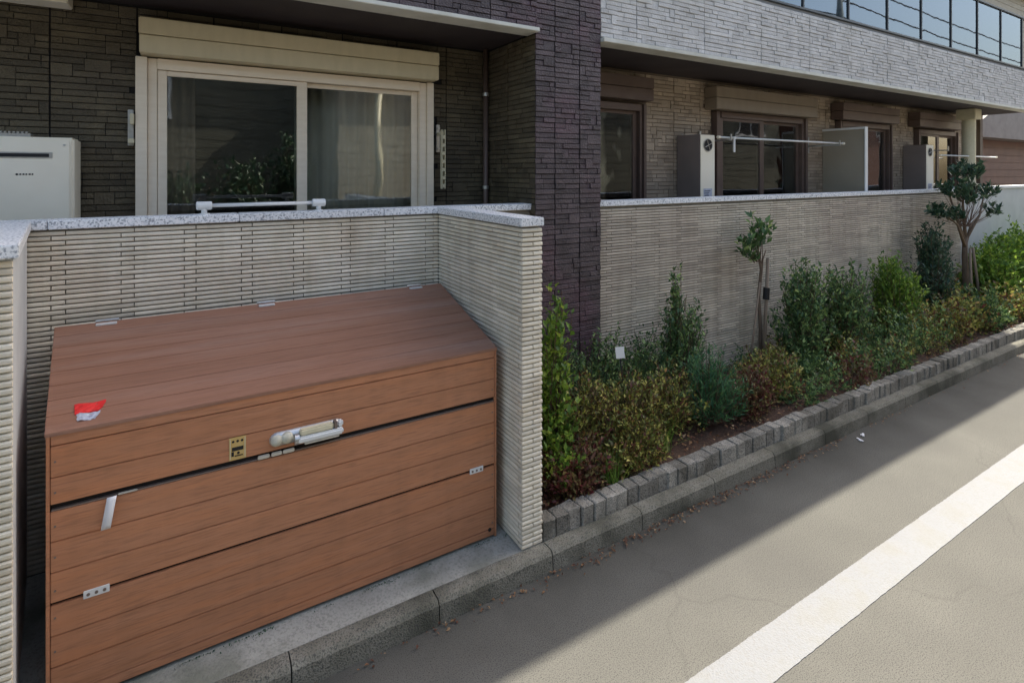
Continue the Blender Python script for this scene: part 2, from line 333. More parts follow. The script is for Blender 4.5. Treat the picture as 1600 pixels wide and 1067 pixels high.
blocks = [rblock(.088, .10, .30, i) for i in range(9)]
x = 1.785; i = 0
while x < 21:
    o = bpy.data.objects.new('granite_block', random.choice(blocks)); link(o, edg)
    o.location = (x-1.73, random.uniform(-.004, .006), -.082+random.uniform(-.004, .004)); o.rotation_euler = (random.uniform(-.03, .03), random.uniform(-.03, .03), random.uniform(-.04, .04))
    if random.random() < .5: o.scale.x = -1
    x += .0895+random.uniform(-.001, .002); i += 1
# planting bed soil with relief
sx = np.linspace(1.73, 21, 240); sy = np.linspace(2.63, 3.69, 16); v = []; f = []
for i, a in enumerate(sx):
    for j, b in enumerate(sy): v.append((a, b, .160+.05*math.sin(a*3.1)*math.sin(j*.7)*.4+random.uniform(-.012, .012)+.03*(j/15)))
for i in range(len(sx)-1):
    for j in range(15): k = i*16+j; f.append((k, k+16, k+17, k+1))
sb = MB(); sb.add(v, f); sb.build('planting_bed', 'soil', smooth=True, kind='structure')

# ------------------------------------------------------------------ enclosure walls with ribbed tiles
ZT = 1.90
def coping(parent, x0, x1, y0, y1, joints, z0=ZT, z1=1.948):
    e = [x0]+joints+[x1]
    for a, b in zip(e[:-1], e[1:]):
        MB().box(a+.0015, b-.0015, y0, y1, z0, z1).build('coping_stone', 'coping', parent, bevel=.004)
encl = thing('tiled_wall', 'cream ribbed tile wall with granite coping wrapping behind and right of the brown storage box', 'wall', (0, 3.7, 0))
LO = Matrix.Translation((0, -3.7, 0))
def wallpart(t, loc, mb, name, m, **kw):
    o = mb.build(name, m, t, **kw); o.matrix_local = Matrix.Translation((-loc[0], -loc[1], -loc[2])); return o
def inv(t): return Matrix.Translation(-t.location)
mb = MB().box(-1.6, 2.43, 3.703, 3.83, 0, ZT-.001); wallpart(encl, encl.location, mb, 'wall_core', 'grout')
mb = MB().box(1.606, 1.714, 2.545, 3.702, 0, ZT-.001); wallpart(encl, encl.location, mb, 'wall_core', 'grout')
sets = [(inv(encl) @ FM(-.95, 3.703), prof_rib, slat_rows(2.54, .112, ZT-.004, first=.045)),
        (inv(encl) @ FM(1.606, 3.69, -math.pi/2), prof_rib, slat_rows(1.145, .112, ZT-.004)),
        (inv(encl) @ FM(1.594, 2.545), prof_rib, slat_rows(.134, .112, ZT-.004, tl=.134, off=.06, first=.075)),
        (inv(encl) @ FM(1.714, 2.545, math.pi/2), prof_rib, slat_rows(1.14, .112, ZT-.004))]
def offs(sets, t): # ranking needs world, pieces stored local: add parent offset back for projection only
    return sets
_old = proj
def facing_at(t, sets, name, m, limit=300):
    global proj
    loc = t.location.copy()
    proj = lambda p: _old((p[0]+loc.x, p[1]+loc.y, p[2]+loc.z))
    facing(t, sets, name, m, limit); proj = _old
facing_at(encl, sets, 'ribbed_tile', 'slat')
def cop_at(t, *a, **k):
    before = set(t.children); coping(t, *a, **k)
    for o in t.children:
        if o.name.startswith('coping_stone') and o not in before: o.matrix_local = inv(t)
cop_at(encl, -1.6, 2.415, 3.675, 3.84, [-.62, .28, 1.18])
for a, b in ((2.522, 3.1), (3.103, 3.672)):
    o = MB().box(1.578, 1.735, a, b, ZT, 1.948).build('coping_stone', 'coping', encl, bevel=.004); o.matrix_local = inv(encl)
# left wall: slightly splayed side face, rendered smooth
lw = thing('tiled_wall', 'cream ribbed tile wall with smooth grey return left of the brown storage box', 'wall', (-.8, 2.6, 0))
n1, n2 = (-.522, 2.545), (-.700, 3.672)
def poly(mb, pts, z0, z1):
    n = len(pts); return mb.add([(a, b, z0) for a, b in pts]+[(a, b, z1) for a, b in pts],
        [tuple(range(n-1, -1, -1)), tuple(range(n, 2*n))]+[(i, (i+1) % n, n+(i+1) % n, n+i) for i in range(n)])
for nm, m, mb in (('wall_core', 'render', poly(MB(), [(-2.4, 2.545), n1, n2, (-2.4, 3.672)], .0, ZT-.001)),
                  ('coping_stone', 'coping', poly(MB(), [(-2.4, 2.50), (-.498, 2.50), (-.683, 3.668), (-2.4, 3.668)], ZT, 1.948))):
    o = mb.build(nm, m, lw, bevel=.004 if nm != 'wall_core' else 0); o.matrix_local = inv(lw)
facing_at(lw, [(inv(lw) @ FM(-1.72, 2.545), prof_rib, slat_rows(1.198, .112, ZT-.004, first=.13))], 'ribbed_tile', 'slat')
# right wall beyond the pillar
rw = thing('tiled_wall', 'long cream ribbed tile wall with granite coping behind the shrubs', 'wall', (3.1, 3.7, 0))
for nm, m, mb in (('wall_core', 'grout', MB().box(3.07, 10.6, 3.703, 3.83, 0, ZT-.001)),):
    o = mb.build(nm, m, rw); o.matrix_local = inv(rw)
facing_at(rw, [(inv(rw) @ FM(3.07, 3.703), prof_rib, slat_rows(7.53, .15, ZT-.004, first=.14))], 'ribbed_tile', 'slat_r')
cop_at(rw, 3.07, 10.6, 3.675, 3.84, [3.9, 4.8, 5.7, 6.6, 7.5, 8.4, 9.3])
ew = thing('rendered_wall', 'pale smooth rendered wall at the far end behind the small tree', 'wall', (10.7, 3.8, 0))
o = MB().box(10.603, 21, 3.72, 3.86, 0, 1.92).build('wall_core', 'render', ew); o.matrix_local = inv(ew)
o = MB().box(10.603, 21, 3.70, 3.88, 1.921, 1.965).build('coping_stone', 'coping', ew, bevel=.004); o.matrix_local = inv(ew)

# ------------------------------------------------------------------ apartment building
YM = 4.45; YF = 3.60; SOF = 3.33; PT = 4.07
apt = thing('apartment_building', 'two storey apartment building with dark brick siding, grey parapet and glass balcony', 'building', (0, 4.5, 0))
AI = inv(apt)
def ap(mb, name, m, **kw):
    o = mb.build(name, m, apt, **kw); o.matrix_local = AI.copy(); return o
W1 = (-.287, 1.842, .95, 2.99)
RW = [(2.62, 4.38, .95, 2.97), (5.56, 7.50, .95, 2.97), (8.35, 9.93, .95, 2.99), (10.85, 12.45, .95, 2.97)]
mb = MB(); wall_boxes(mb, -9, 2.411, 0, SOF, YM, YM+.15, [W1]); ap(mb, 'ground_floor_wall', 'dark_core')
mb = MB(); wall_boxes(mb, 2.412, 13.4, 0, SOF, YM, YM+.15, RW); ap(mb, 'ground_floor_wall', 'tan_core')
ap(MB().box(2.41, 3.07, YF+.012, YM-.002, 0, 6.0), 'pillar', 'dark_core')
ap(MB().box(-9, 2.408, YF+.012, YF+.14, SOF+.02, 6.0), 'parapet', 'dark_core')
ap(MB().box(3.072, 13.5, YF+.012, YF+.14, SOF+.035, PT), 'parapet', 'grey_core')
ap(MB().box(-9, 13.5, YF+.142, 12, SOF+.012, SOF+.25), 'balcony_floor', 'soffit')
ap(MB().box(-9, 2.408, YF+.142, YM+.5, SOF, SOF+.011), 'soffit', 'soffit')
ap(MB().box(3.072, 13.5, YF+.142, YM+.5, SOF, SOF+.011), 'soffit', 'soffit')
ap(MB().box(13.38, 13.5, YM-.1, 12, 0, 6.0), 'end_wall', 'tan_core')
ap(MB().box(-9, 13.37, 4.95, 5.1, SOF+.26, 6.0), 'upper_floor_wall', 'grey')
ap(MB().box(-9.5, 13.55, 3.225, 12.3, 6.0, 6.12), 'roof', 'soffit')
ap(MB().box(-9, -8.85, 4.6, 12, 0, 6), 'end_wall', 'dark_core'); ap(MB().box(-9, 13.4, 11.9, 12, 0, 6), 'rear_wall', 'dark_core')
# drip trims
ap(MB().box(-9, 2.405, YF-.045, YF+.14, SOF-.012, SOF+.019), 'drip_trim', 'trim', bevel=.004)
ap(MB().box(3.074, 13.52, YF-.035, YF+.14, SOF-.004, SOF+.034), 'drip_trim', 'trim', bevel=.004)
ap(MB().box(3.074, 13.52, YF-.01, YF+.16, PT+.002, PT+.03), 'parapet_cap', 'dark_metal', bevel=.004)
# siding pieces
o1 = [(W1[0]+2.2, W1[1]+2.2, .9, 3.3)]
facing_at(apt, [(AI @ FM(-2.2, YM), prof_flat, brick_rows(4.6, 1.45, SOF-.01, openings=[(W1[0]+2.2-.0, W1[1]+2.2, 0, 3.0), (W1[0]+2.2+.02, W1[1]+2.2, 0, 3.2)], poff=.1)),
                (AI @ FM(2.41, YM-.003, -math.pi/2), prof_flat, brick_rows(.83, 1.45, SOF-.01, poff=.4))], 'dark_siding_brick', 'dark')
facing_at(apt, [(AI @ FM(2.395, YF+.012), prof_flat, brick_rows(.675, .20, 5.9, poff=.19, panel=.255))], 'pillar_siding_brick', 'pillar')
facing_at(apt, [(AI @ FM(-1.5, YF+.012), prof_flat, brick_rows(3.905, SOF+.03, 5.2, poff=.3, panel=.455))], 'parapet_siding_brick', 'pillar')
facing_at(apt, [(AI @ FM(3.072, YF+.012), prof_flat, brick_rows(10.42, SOF+.045, PT-.002, poff=.42, panel=.91, tall_p=.06))], 'grey_siding_brick', 'grey')
facing_at(apt, [(AI @ FM(3.072, YM), prof_flat, brick_rows(10.3, 1.6, SOF-.005, pitch=.045, bh=.040, openings=[(a-3.072-.02, b-3.072+.02, 0, 3.02) for a, b, c, d in RW]))], 'tan_siding_brick', 'tan')
# balustrade glass and posts
for i in range(11):
    px = 3.20+.985*i
    o = MB().box(px-.014, px+.014, YF+.03, YF+.07, PT+.031, 5.0).build('balustrade_post', 'dark_metal', apt, bevel=.003); o.matrix_local = AI.copy()
    if px+.985 < 13.6:
        o = MB().box(px+.018, min(px+.967, 13.45), YF+.045, YF+.053, PT+.035, 4.995).build('glass_panel', 'glass_b', apt); o.matrix_local = AI.copy()
o = MB().box(3.1, 13.5, YF+.02, YF+.08, 5.0, 5.04).build('handrail', 'dark_metal', apt, bevel=.006); o.matrix_local = AI.copy()
# downpipe in the corner, small corner vent on soffit, end column
o = MB().cyl((2.36, 4.38, .1), (2.36, 4.38, SOF), .024, n=16).build('downpipe', 'bronze', apt, smooth=True); o.matrix_local = AI.copy()
for z in (2.05, 2.9):
    o = MB().cyl((2.36, 4.38, z), (2.36, 4.38, z+.03), .029, n=16).build('pipe_bracket', 'steel', apt); o.matrix_local = AI.copy()
o = MB().box(-1.9, -.62, YM-.20, YM-.02, 3.24, 3.325).build('soffit_duct_cover', 'heater', apt, bevel=.006); o.matrix_local = AI.copy()
o = MB().cyl((11.95, 4.05, 0), (11.95, 4.05, 3.14), .10, n=24).build('end_column', 'ivory', apt, smooth=False); o.matrix_local = AI.copy()
o = MB().box(11.81, 12.09, 3.91, 4.19, 3.142, 3.325).build('column_head', 'ivory', apt, bevel=.01); o.matrix_local = AI.copy()
# privacy partition on the terrace
o = MB().box(7.99, 8.03, 3.86, YM-.016, .3, 2.80).build('terrace_partition', 'part', apt); o.matrix_local = AI.copy()
o = MB().box(7.975, 8.045, 3.845, 3.859, .3, 2.83).build('partition_post', 'white', apt, bevel=.003); o.matrix_local = AI.copy()
o = MB().box(7.975, 8.045, 3.86, YM-.016, 2.801, 2.83).build('partition_rail', 'white', apt, bevel=.003); o.matrix_local = AI.copy()

def window(X0, X1, zt, fm, bm, box, ms, left_j=.075, Yf=YM, lab=None):
    """sliding window: X0..X1 opening, ms = (meeting stile x0,x1)"""
    loc = Vector(((X0+X1)/2, Yf, .95))
    wn = bpy.data.objects.new('window', None); link(wn, apt); wn.matrix_local = AI @ Matrix.Translation(loc)
    I = Matrix.Translation(-loc)
    def p(mb, name, m, **kw):
        o = mb.build(name, m, wn, **kw); o.matrix_local = I.copy(); return o
    z0 = .95; f = MB()
    # outer shutter rails and frame
    f.box(X0, X0+left_j*.55, Yf-.085, Yf+.05, z0, zt); f.box(X0+left_j*.55+.002, X0+left_j, Yf-.06, Yf+.05, z0, zt-.002)
    f.box(X1-left_j*.5, X1, Yf-.085, Yf+.05, z0, zt); f.box(X1-left_j, X1-left_j*.5-.002, Yf-.06, Yf+.05, z0, zt-.002)
    f.box(X0+left_j+.001, X1-left_j-.001, Yf-.07, Yf+.05, zt-.075, zt-.001)
    p(f, 'frame', fm, bevel=.003)
    a, b = X0+left_j+.002, X1-left_j-.002; zt2 = zt-.077
    for (s0, s1, yy) in ((a, ms[1], Yf-.035), (ms[0]+.004, b, Yf+.004)):
        s = MB(); st = min(.085, (ms[1]-ms[0])); top = .035
        s.box(s0, s0+(.055 if s0 == a else st), yy-.016, yy+.016, z0, zt2); s.box(s1-(st if s1 == ms[1] else .055), s1, yy-.016, yy+.016, z0, zt2)
        s.box(s0+.056, s1-.056, yy-.0155, yy+.0155, zt2-top, zt2-.001)
        p(s, 'sash', fm, bevel=.003)
        p(MB().box(s0+.05, s1-.05, yy-.003, yy+.003, z0, zt2-top+.005), 'pane', 'glass')
    bx = MB(); x0, x1, y0, zb, zh = box; mid = zb+(zh-zb)*.52
    bx.box(x0, x1, y0, Yf-.016, mid+.002, zh); p(bx, 'shutter_box', bm, bevel=.006)
    b2 = MB(); b2.prism([(0, 0)]*0 or [(x0+.003, zb+.012), (x1-.003, zb), (x1-.003, mid-.002), (x0+.003, mid-.002)], y0+.004, Yf-.086)
    b2 = MB().box(x0+.003, x1-.003, y0+.004, Yf-.017, zb, mid-.003); p(b2, 'shutter_box_cover', bm, bevel=.005)
    return wn
window(-.287, 1.842, 2.975, 'alu', 'alu_d', (-.262, 1.846, 4.25, 2.985, 3.215), (.729, .804), left_j=.12)
window(2.62, 4.38, 2.955, 'bronze', 'bronze', (2.55, 4.41, 4.28, 2.985, 3.235), (3.46, 3.54), left_j=.08)
window(5.56, 7.50, 2.955, 'bronze', 'tan_box', (5.41, 7.55, 4.25, 2.965, 3.235), (6.39, 6.54), left_j=.10)
window(8.35, 9.93, 2.975, 'bronze', 'bronze', (8.2, 9.90, 4.25, 2.985, 3.225), (9.10, 9.18), left_j=.08)
window(10.85, 12.45, 2.955, 'bronze', 'bronze', (10.6, 12.40, 4.25, 2.985, 3.225), (11.6, 11.7), left_j=.08)
# rooms behind
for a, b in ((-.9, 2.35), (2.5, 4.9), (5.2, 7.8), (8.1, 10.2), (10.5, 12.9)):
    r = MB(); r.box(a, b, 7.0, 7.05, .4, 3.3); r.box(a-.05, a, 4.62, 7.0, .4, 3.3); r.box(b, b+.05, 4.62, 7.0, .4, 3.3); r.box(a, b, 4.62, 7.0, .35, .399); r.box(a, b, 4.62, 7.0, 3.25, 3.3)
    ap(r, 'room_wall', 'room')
def curtain(x0, x1, z0, z1, y, m, label, amp=.022, wl=.09):
    n = int((x1-x0)/.012); v = []; 
    for i in range(n+1):
        t = x0+(x1-x0)*i/n; yy = y+amp*math.sin(t*2*math.pi/wl+.8*math.sin(t*5))+.006*math.sin(t*60)
        v += [(t, yy, z0), (t, yy, z1)]
    c = MB(); c.add(v, [(2*i, 2*i+2, 2*i+3, 2*i+1) for i in range(n)]); o = c.build('curtain', m, smooth=True)
    sm = o.modifiers.new('thickness', 'SOLIDIFY'); sm.thickness = .002
    return tag(o, label, 'curtain')
curtain(.76, 1.80, .9, 2.93, 4.68, 'curtain', 'grey net curtain behind the right pane of the champagne framed window')
curtain(-.16, .06, .9, 2.93, 4.68, 'curtain_w', 'narrow beige curtain edge behind the left pane of the champagne framed window', wl=.07)
curtain(2.7, 4.2, .9, 2.93, 4.68, 'curtain_w', 'pinkish curtain in the window just right of the dark pillar')
curtain(5.70, 6.05, .9, 2.93, 4.68, 'curtain_d', 'dark curtain gathered at the left of the window behind the long laundry pole', wl=.08)
curtain(8.5, 9.1, .9, 2.93, 4.68, 'curtain_w', 'curtain in the window beside the pale partition board', wl=.1)
curtain(6.6, 7.35, .9, 2.93, 4.68, 'curtain_w', 'brownish curtain in the window right of the white wall unit', wl=.13)
curtain(11.75, 12.3, .9, 2.93, 4.68, 'curtain_w', 'curtain in the last window near the pale column', wl=.13)

# pole brackets beside the big window
def pole_arm(x, label, m, arm, grp=None):
    t = thing('laundry_pole_bracket', label, 'bracket', (x, YM-.015, 2.5), grp)
    MB().box(-.016, .016, -.03, 0, -.12, .12).build('mounting_plate', 'steel', t, bevel=.003)
    for z in (-.09, .09): MB().cyl((0, -.031, z), (0, -.045, z), .012, n=10).build('bolt', 'steel', t)
    if arm:
        MB().cyl((0, -.03, .04), (0, -.13, .04), .016, n=12).build('pivot', 'ivory', t)
        a = MB(); 
        for s in (-.014, .014): a.box(s-.003, s+.003, -.155, -.115, -.44, .07)
        for k in range(7): a.box(-.0108, .0108, -.154, -.116, -.43+k*.07, -.40+k*.07)
        a.build('folded_arm', m, t, bevel=.002)
    else:
        MB().box(-.012, .022, -.075, -.0305, -.105, -.075).build('hook', 'ivory', t, bevel=.003); MB().box(.0, .022, -.09, -.0305, .02, .09).build('hook', 'ivory', t, bevel=.003)
    return t
pole_arm(-.315, 'small metal laundry pole bracket on the left jamb of the champagne window', 'ivory', False)
pole_arm(1.90, 'folded pale perforated laundry pole bracket right of the champagne window', 'ivory', True)
# water heater
def heater(name, label, x0, x1, y0, z0, z1, mside):
    t = thing(name, label, 'water heater', ((x0+x1)/2, YM-.02, z0)); hw = (x1-x0)/2; d = YM-.02-y0; h = z1-z0
    MB().box(-hw, hw, -d, 0, 0, h).build('casing', mside, t, bevel=.012)
    return t, hw, d, h
t, hw, d, h = heater('water_heater', 'white gas water heater on the dark wall left of the window', -1.06, -.58, 4.18, 1.72, 2.41, 'heater')
MB().box(-hw+.02, hw-.02, -d-.006, -d-.001, .02, h-.02).build('front_cover', 'heater', t, bevel=.002)
MB().box(-hw+.07, hw-.10, -d-.010, -d-.007, h-.125, h-.090).build('exhaust_trim', 'steel', t, bevel=.001)
MB().box(-hw+.08, hw-.115, -d-.014, -d-.011, h-.118, h-.098).build('exhaust_slot', 'black', t)
for sx_, sz in ((hw-.045, h-.045), (hw-.045, .05)): MB().cyl((sx_, -d-.012, sz), (sx_, -d-.006, sz), .006, n=10).build('screw', 'steel', t)
lg = MB().cyl((-.02, -d-.008, h-.22), (-.02, -d-.0065, h-.22), .006, n=10)
for k, ww in enumerate((.009, .010, .008, .011, .009)): lg.box(.0-.008+k*.0135, .0-.008+k*.0135+ww*.8, -d-.008, -d-.0065, h-.224, h-.215)
lg.build('maker_mark', 'black', t)
o = MB(); o.box(-.15, .03, -.20, -.14, h+.001, h+.022)
for k in range(9): o.box(-.145+k*.019, -.134+k*.019, -.205, -.135, h+.0225, h+.032)
o.build('mounting_bracket', 'steel', t, bevel=.001)
# outdoor heaters on the terrace
for (X, w_, zt, lab) in ((4.93, .25, 2.63, 'tall narrow white faced wall unit with round fan left of the laundry pole'), (10.42, .27, 2.66, 'tall narrow pale wall unit beside the last window on the terrace')):
    t = thing('wall_unit', lab, 'water heater', (X+w_/2, YM-.016, 1.5)); h = zt-1.5; d = YM-.016-4.1
    MB().box(-w_/2, w_/2, -d, 0, 0, h).build('casing', 'heater_side', t, bevel=.008)
    MB().box(-w_/2+.006, w_/2-.006, -d-.006, -d-.001, .005, h-.005).build('front_cover', 'heater', t, bevel=.002)
    zc = h-.12
    MB().cyl((0, -d-.012, zc), (0, -d-.007, zc), .075, n=24).build('fan_ring', 'steel', t)
    MB().cyl((0, -d-.016, zc), (0, -d-.0125, zc), .065, n=24).build('fan_opening', 'black', t)
    for k in range(4):
        a = k*math.pi/2+.4
        MB().cyl((0, -d-.019, zc), (.06*math.cos(a), -d-.019, zc+.06*math.sin(a)), .004, n=6).build('fan_blade', 'steel', t)
    MB().box(-.07, .07, -d-.0085, -d-.0065, .30, .52).build('notice_label', 'bluegrey', t)
    o = MB()
    for k in range(8): o.box(-.06, .06-random.random()*.05, -d-.0105, -d-.009, .32+k*.024, .328+k*.024)
    o.build('notice_lettering', 'black', t)
def pole(x0, x1, y, z, lab, grp=None):
    t = thing('laundry_pole', lab, 'laundry pole', ((x0+x1)/2, y, z), grp); L = (x1-x0)/2
    MB().cyl((-L, 0, 0), (L, 0, 0), .012, n=12).build('pole', 'white', t, smooth=True)
    for s in (-L, L): MB().cyl((s-.02, 0, 0), (s+.02, 0, 0), .017, n=12).build('end_cap', 'heater', t)
pole(5.15, 7.75, 4.02, 2.60, 'long white laundry pole across the middle terrace window')
pole(10.75, 13.1, 4.02, 2.49, 'white laundry pole behind the far small tree near the column')
for x in (5.32, 7.6, 10.95):
    t = thing('laundry_pole_bracket', {5.32: 'laundry pole bracket just right of the round fan unit', 7.6: 'dark laundry pole bracket left of the pale partition board', 10.95: 'laundry pole bracket left of the last window'}[x], 'bracket', (x, YM-.015, 2.6))
    MB().box(-.015, .015, -.02, 0, -.12, .10).build('mounting_plate', 'steel', t)
    MB().box(-.010, .010, -.44, -.021, -.035, -.015).build('arm', 'steel', t, bevel=.002)
    MB().box(-.008, .008, -.455, -.44, -.035, .04).build('arm_hook', 'steel', t)
t = thing('clothes_peg', 'white peg strip hanging from the long laundry pole', 'peg', (5.42, 4.02, 2.585)); MB().box(-.014, .014, -.008, .008, -.15, -.0).build('peg_body', 'white', t, bevel=.003)
o = MB().box(-.018, .018, -.014, .014, .0005, .03).build('peg_hook', 'white', t)
# white hand bar on the coping
t = thing('hand_bar', 'white tubular bar on two posts on top of the tiled wall', 'rail', (.425, 3.76, 1.948))
for s in (-.33, .335):
    MB().cyl((s, 0, 0), (s, 0, .05), .016, n=14).build('post', 'white', t, smooth=True)
    MB().cyl((s-.042, 0, .052), (s+.042, 0, .052), .026, n=16).build('bracket_collar', 'white', t, bevel=.004)
    MB().cyl((s, 0, .0), (s, 0, .006), .030, n=16).build('base_flange', 'white', t)
MB().cyl((-.295, 0, .052), (.30, 0, .052), .011, n=14).build('bar', 'white', t, smooth=True)

# ------------------------------------------------------------------ brown storage box
bx = thing('storage_box', 'large brown woodgrain refuse storage box with sloping lid inside the tiled walls', 'storage box', (.53, 3.15, .11))
def bp(mb, name, m, parent=None, **kw):
    o = mb.build(name, m, parent or bx, **kw)
    o.matrix_local = Matrix.Translation((-.53, -3.15, -.11)) if parent is None else Matrix.Identity(4); return o
# outline: front y=2.71 ; back y=3.60 ; skewed left side
FX0, FX1, BX0, BX1 = -.462, 1.530, -.575, 1.565
YB0, YB1 = 2.71, 3.60
ZR, ZB = 1.195, 1.405
def xl(y): return FX0+(BX0-FX0)*(y-YB0)/(YB1-YB0)
def xr(y): return FX1+(BX1-FX1)*(y-YB0)/(YB1-YB0)
core = MB(); c = .020
for _ in (0,):
    V = [(FX0+.01, YB0+c, .12), (FX1-.01, YB0+c, .12), (BX1-.01, YB1-c, .12), (BX0+.01, YB1-c, .12),
         (FX0+.01, YB0+c, ZR-.02), (FX1-.01, YB0+c, ZR-.02), (BX1-.01, YB1-c, ZB-.02), (BX0+.01, YB1-c, ZB-.02)]
    core.add(V, [(0, 3, 2, 1), (4, 5, 6, 7), (0, 1, 5, 4), (1, 2, 6, 5), (2, 3, 7, 6), (3, 0, 4, 7)])
bp(core, 'inner_frame', 'box_core')
for s, nm in ((0, 'l'), (1, 'r')):   # side panels
    xa, xb = ((FX0, BX0), (FX1-.012, BX1-.012))[s]
    q = MB(); q.add([(xa, YB0+.002, .115), (xa+.012, YB0+.002, .115), (xb+.012, YB1, .115), (xb, YB1, .115), (xa, YB0+.002, ZR-.006), (xa+.012, YB0+.002, ZR-.006), (xb+.012, YB1, ZB-.006), (xb, YB1, ZB-.006)],
       [(0, 3, 2, 1), (4, 5, 6, 7), (0, 1, 5, 4), (1, 2, 6, 5), (2, 3, 7, 6), (3, 0, 4, 7)])
    bp(q, 'side_panel', 'wood')
GX = -.425; GX2 = 1.500
def planks(zs, gap, name='plank', m='wood', y=YB0, edge=True):
    for a, b in zip(zs[:-1], zs[1:]):
        bp(MB().box(FX0+.014, FX1-.014, y, y+.016, a+gap, b-gap), name, m, bevel=.0022)
planks([.895+.019, .9+.119, 1.140], .0011)                     # lid flap
planks([.530+.004, .651, .770, .887], .0011)                   # upper fold panel
planks([.125, .165, .284, .405, .524], .0011)                   # lower fold panel
# corner stiles (thin metal edges)
for x0, x1 in ((FX0, FX0+.0125), (FX1-.0125, FX1)):
    for z0_, z1_ in ((.115, .526), (.533, .887), (.914, 1.188)):
        bp(MB().box(x0, x1, YB0-.002, YB0+.017, z0_, z1_), 'edge_trim', 'wood', bevel=.002)
bp(MB().box(FX0+.014, FX1-.014, YB0+.001, YB0+.016, 1.1425, 1.186), 'plank', 'wood', bevel=.002)
# screw heads down the two edge trims
for X in (FX0+.028, FX1-.028):
    for z in (.20, .345, .475, .58, .71, .83, .96, 1.08):
        bp(MB().cyl((X, YB0-.0018, z), (X, YB0+.001, z), .0042, n=8), 'screw', 'box_edge')
# steel lips along the gap
bp(MB().box(FX0+.016, FX1-.016, YB0+.003, YB0+.03, .8885, .8935), 'gap_lip', 'box_edge')
# lid top planks
NP = 8
for k in range(NP):
    t0 = k/NP; t1 = (k+1)/NP; ya = YB0-.004+(YB1-YB0+.004)*t0; yb = YB0-.004+(YB1-YB0+.004)*t1
    za = ZR+(ZB-ZR)*t0; zb = ZR+(ZB-ZR)*t1; g = .0013; th = .016
    ya += g; yb -= g
    V = [(xl(ya)-.004, ya, za-th), (xr(ya)+.004, ya, za-th), (xr(yb)+.004, yb, zb-th), (xl(yb)-.004, yb, zb-th), (xl(ya)-.004, ya, za), (xr(ya)+.004, ya, za), (xr(yb)+.004, yb, zb), (xl(yb)-.004, yb, zb)]
    q = MB(); q.add(V, [(0, 3, 2, 1), (4, 5, 6, 7), (0, 1, 5, 4), (1, 2, 6, 5), (2, 3, 7, 6), (3, 0, 4, 7)])
    bp(q, 'lid_plank', 'wood_top', bevel=.0015)
# lid hinges at back
for X in (-.36, .42, 1.37):
    yy = YB1-.035; zz = ZB-.006
    bp(MB().box(X-.045, X+.045, yy-.012, yy+.012, zz-.004, zz+.006), 'lid_hinge', 'white', bevel=.002)
    bp(MB().cyl((X-.05, YB1+.006, ZB+.003), (X+.05, YB1+.006, ZB+.003), .008, n=10), 'hinge_pin', 'steel')
# fold hinges
for X in (-.305, 1.40):
    h_ = bp(MB().box(X-.042, X+.042, YB0-.005, YB0-.0005, .514, .545), 'fold_hinge', 'white', bevel=.0015)
    for dx in (-.026, 0, .026): MB().cyl((X+dx, YB0-.008, .529), (X+dx, YB0-.0052, .529), .006, n=8).build('rivet', 'box_edge', h_)
bp(MB().cyl((1.485, YB0-.004, .165), (1.485, YB0+.001, .165), .010, n=12), 'drain_plug', 'black')
# handle: ivory cylinder lock on the left and a ribbed pull on the right
hd = bpy.data.objects.new('handle', None); link(hd, bx); hd.matrix_local = Matrix.Translation((.53-.53, YB0-3.15, .965-.11))
def hp(mb, name, m, **kw): return mb.build(name, m, hd, **kw)
hx0, hx1 = -.204, .134
def capsule(x0, x1, y, z, r, n=16):
    mb = MB(); pts = []; rs = []
    for a in (0, 25, 50, 75): pts.append((x0+r*(1-math.sin(R(90-a)))*1.0 if False else x0+r-r*math.cos(R(a)), y, z)); rs.append(max(r*math.sin(R(a)), .001))
    pts.append((x0+r, y, z)); rs.append(r); pts.append((x1-r, y, z)); rs.append(r)
    for a in (75, 50, 25, 0): pts.append((x1-r+r*math.cos(R(a)), y, z)); rs.append(max(r*math.sin(R(a)), .001))
    return mb.tube(pts, rs, n)
hp(capsule(hx0, hx1, .012, 0, .036), 'recess_plate', 'steel', smooth=True)
hp(capsule(hx0+.006, hx0+.062, -.012, .000, .026), 'lock_knob', 'ivory_dull', smooth=True)
hp(capsule(hx0+.048, hx0+.106, -.015, .004, .026), 'lock_barrel', 'ivory_dull', smooth=True)
hp(MB().cyl((hx0+.108, -.03, -.008), (hx0+.128, -.03, -.008), .024, n=16), 'lock_ring', 'steel')
hp(MB().box(hx0+.13, hx1-.055, -.046, -.014, .006, .035), 'grip_top', 'ivory', bevel=.006)
hp(MB().box(hx0+.115, hx1-.01, -.056, -.014, -.024, .005), 'grip_bar', 'white', bevel=.008)
hp(MB().box(hx0+.15, hx1-.03, -.050, -.014, -.034, -.025), 'grip_underside', 'steel', bevel=.002)
hp(MB().box(hx1-.053, hx1-.038, -.047, -.012, .0055, .038), 'keeper', 'box_edge', bevel=.002)
hp(MB().box(hx1-.037, hx1-.008, -.040, -.012, .0055, .036), 'end_block', 'white', bevel=.007)
# hasp lying in the gap
for X, w_ in ((.305, .05), (.36, .045), (.412, .05)):
    bp(MB().box(X-w_/2, X+w_/2, YB0-.010, YB0-.001, .893, .911), 'hasp', 'steel', bevel=.003)
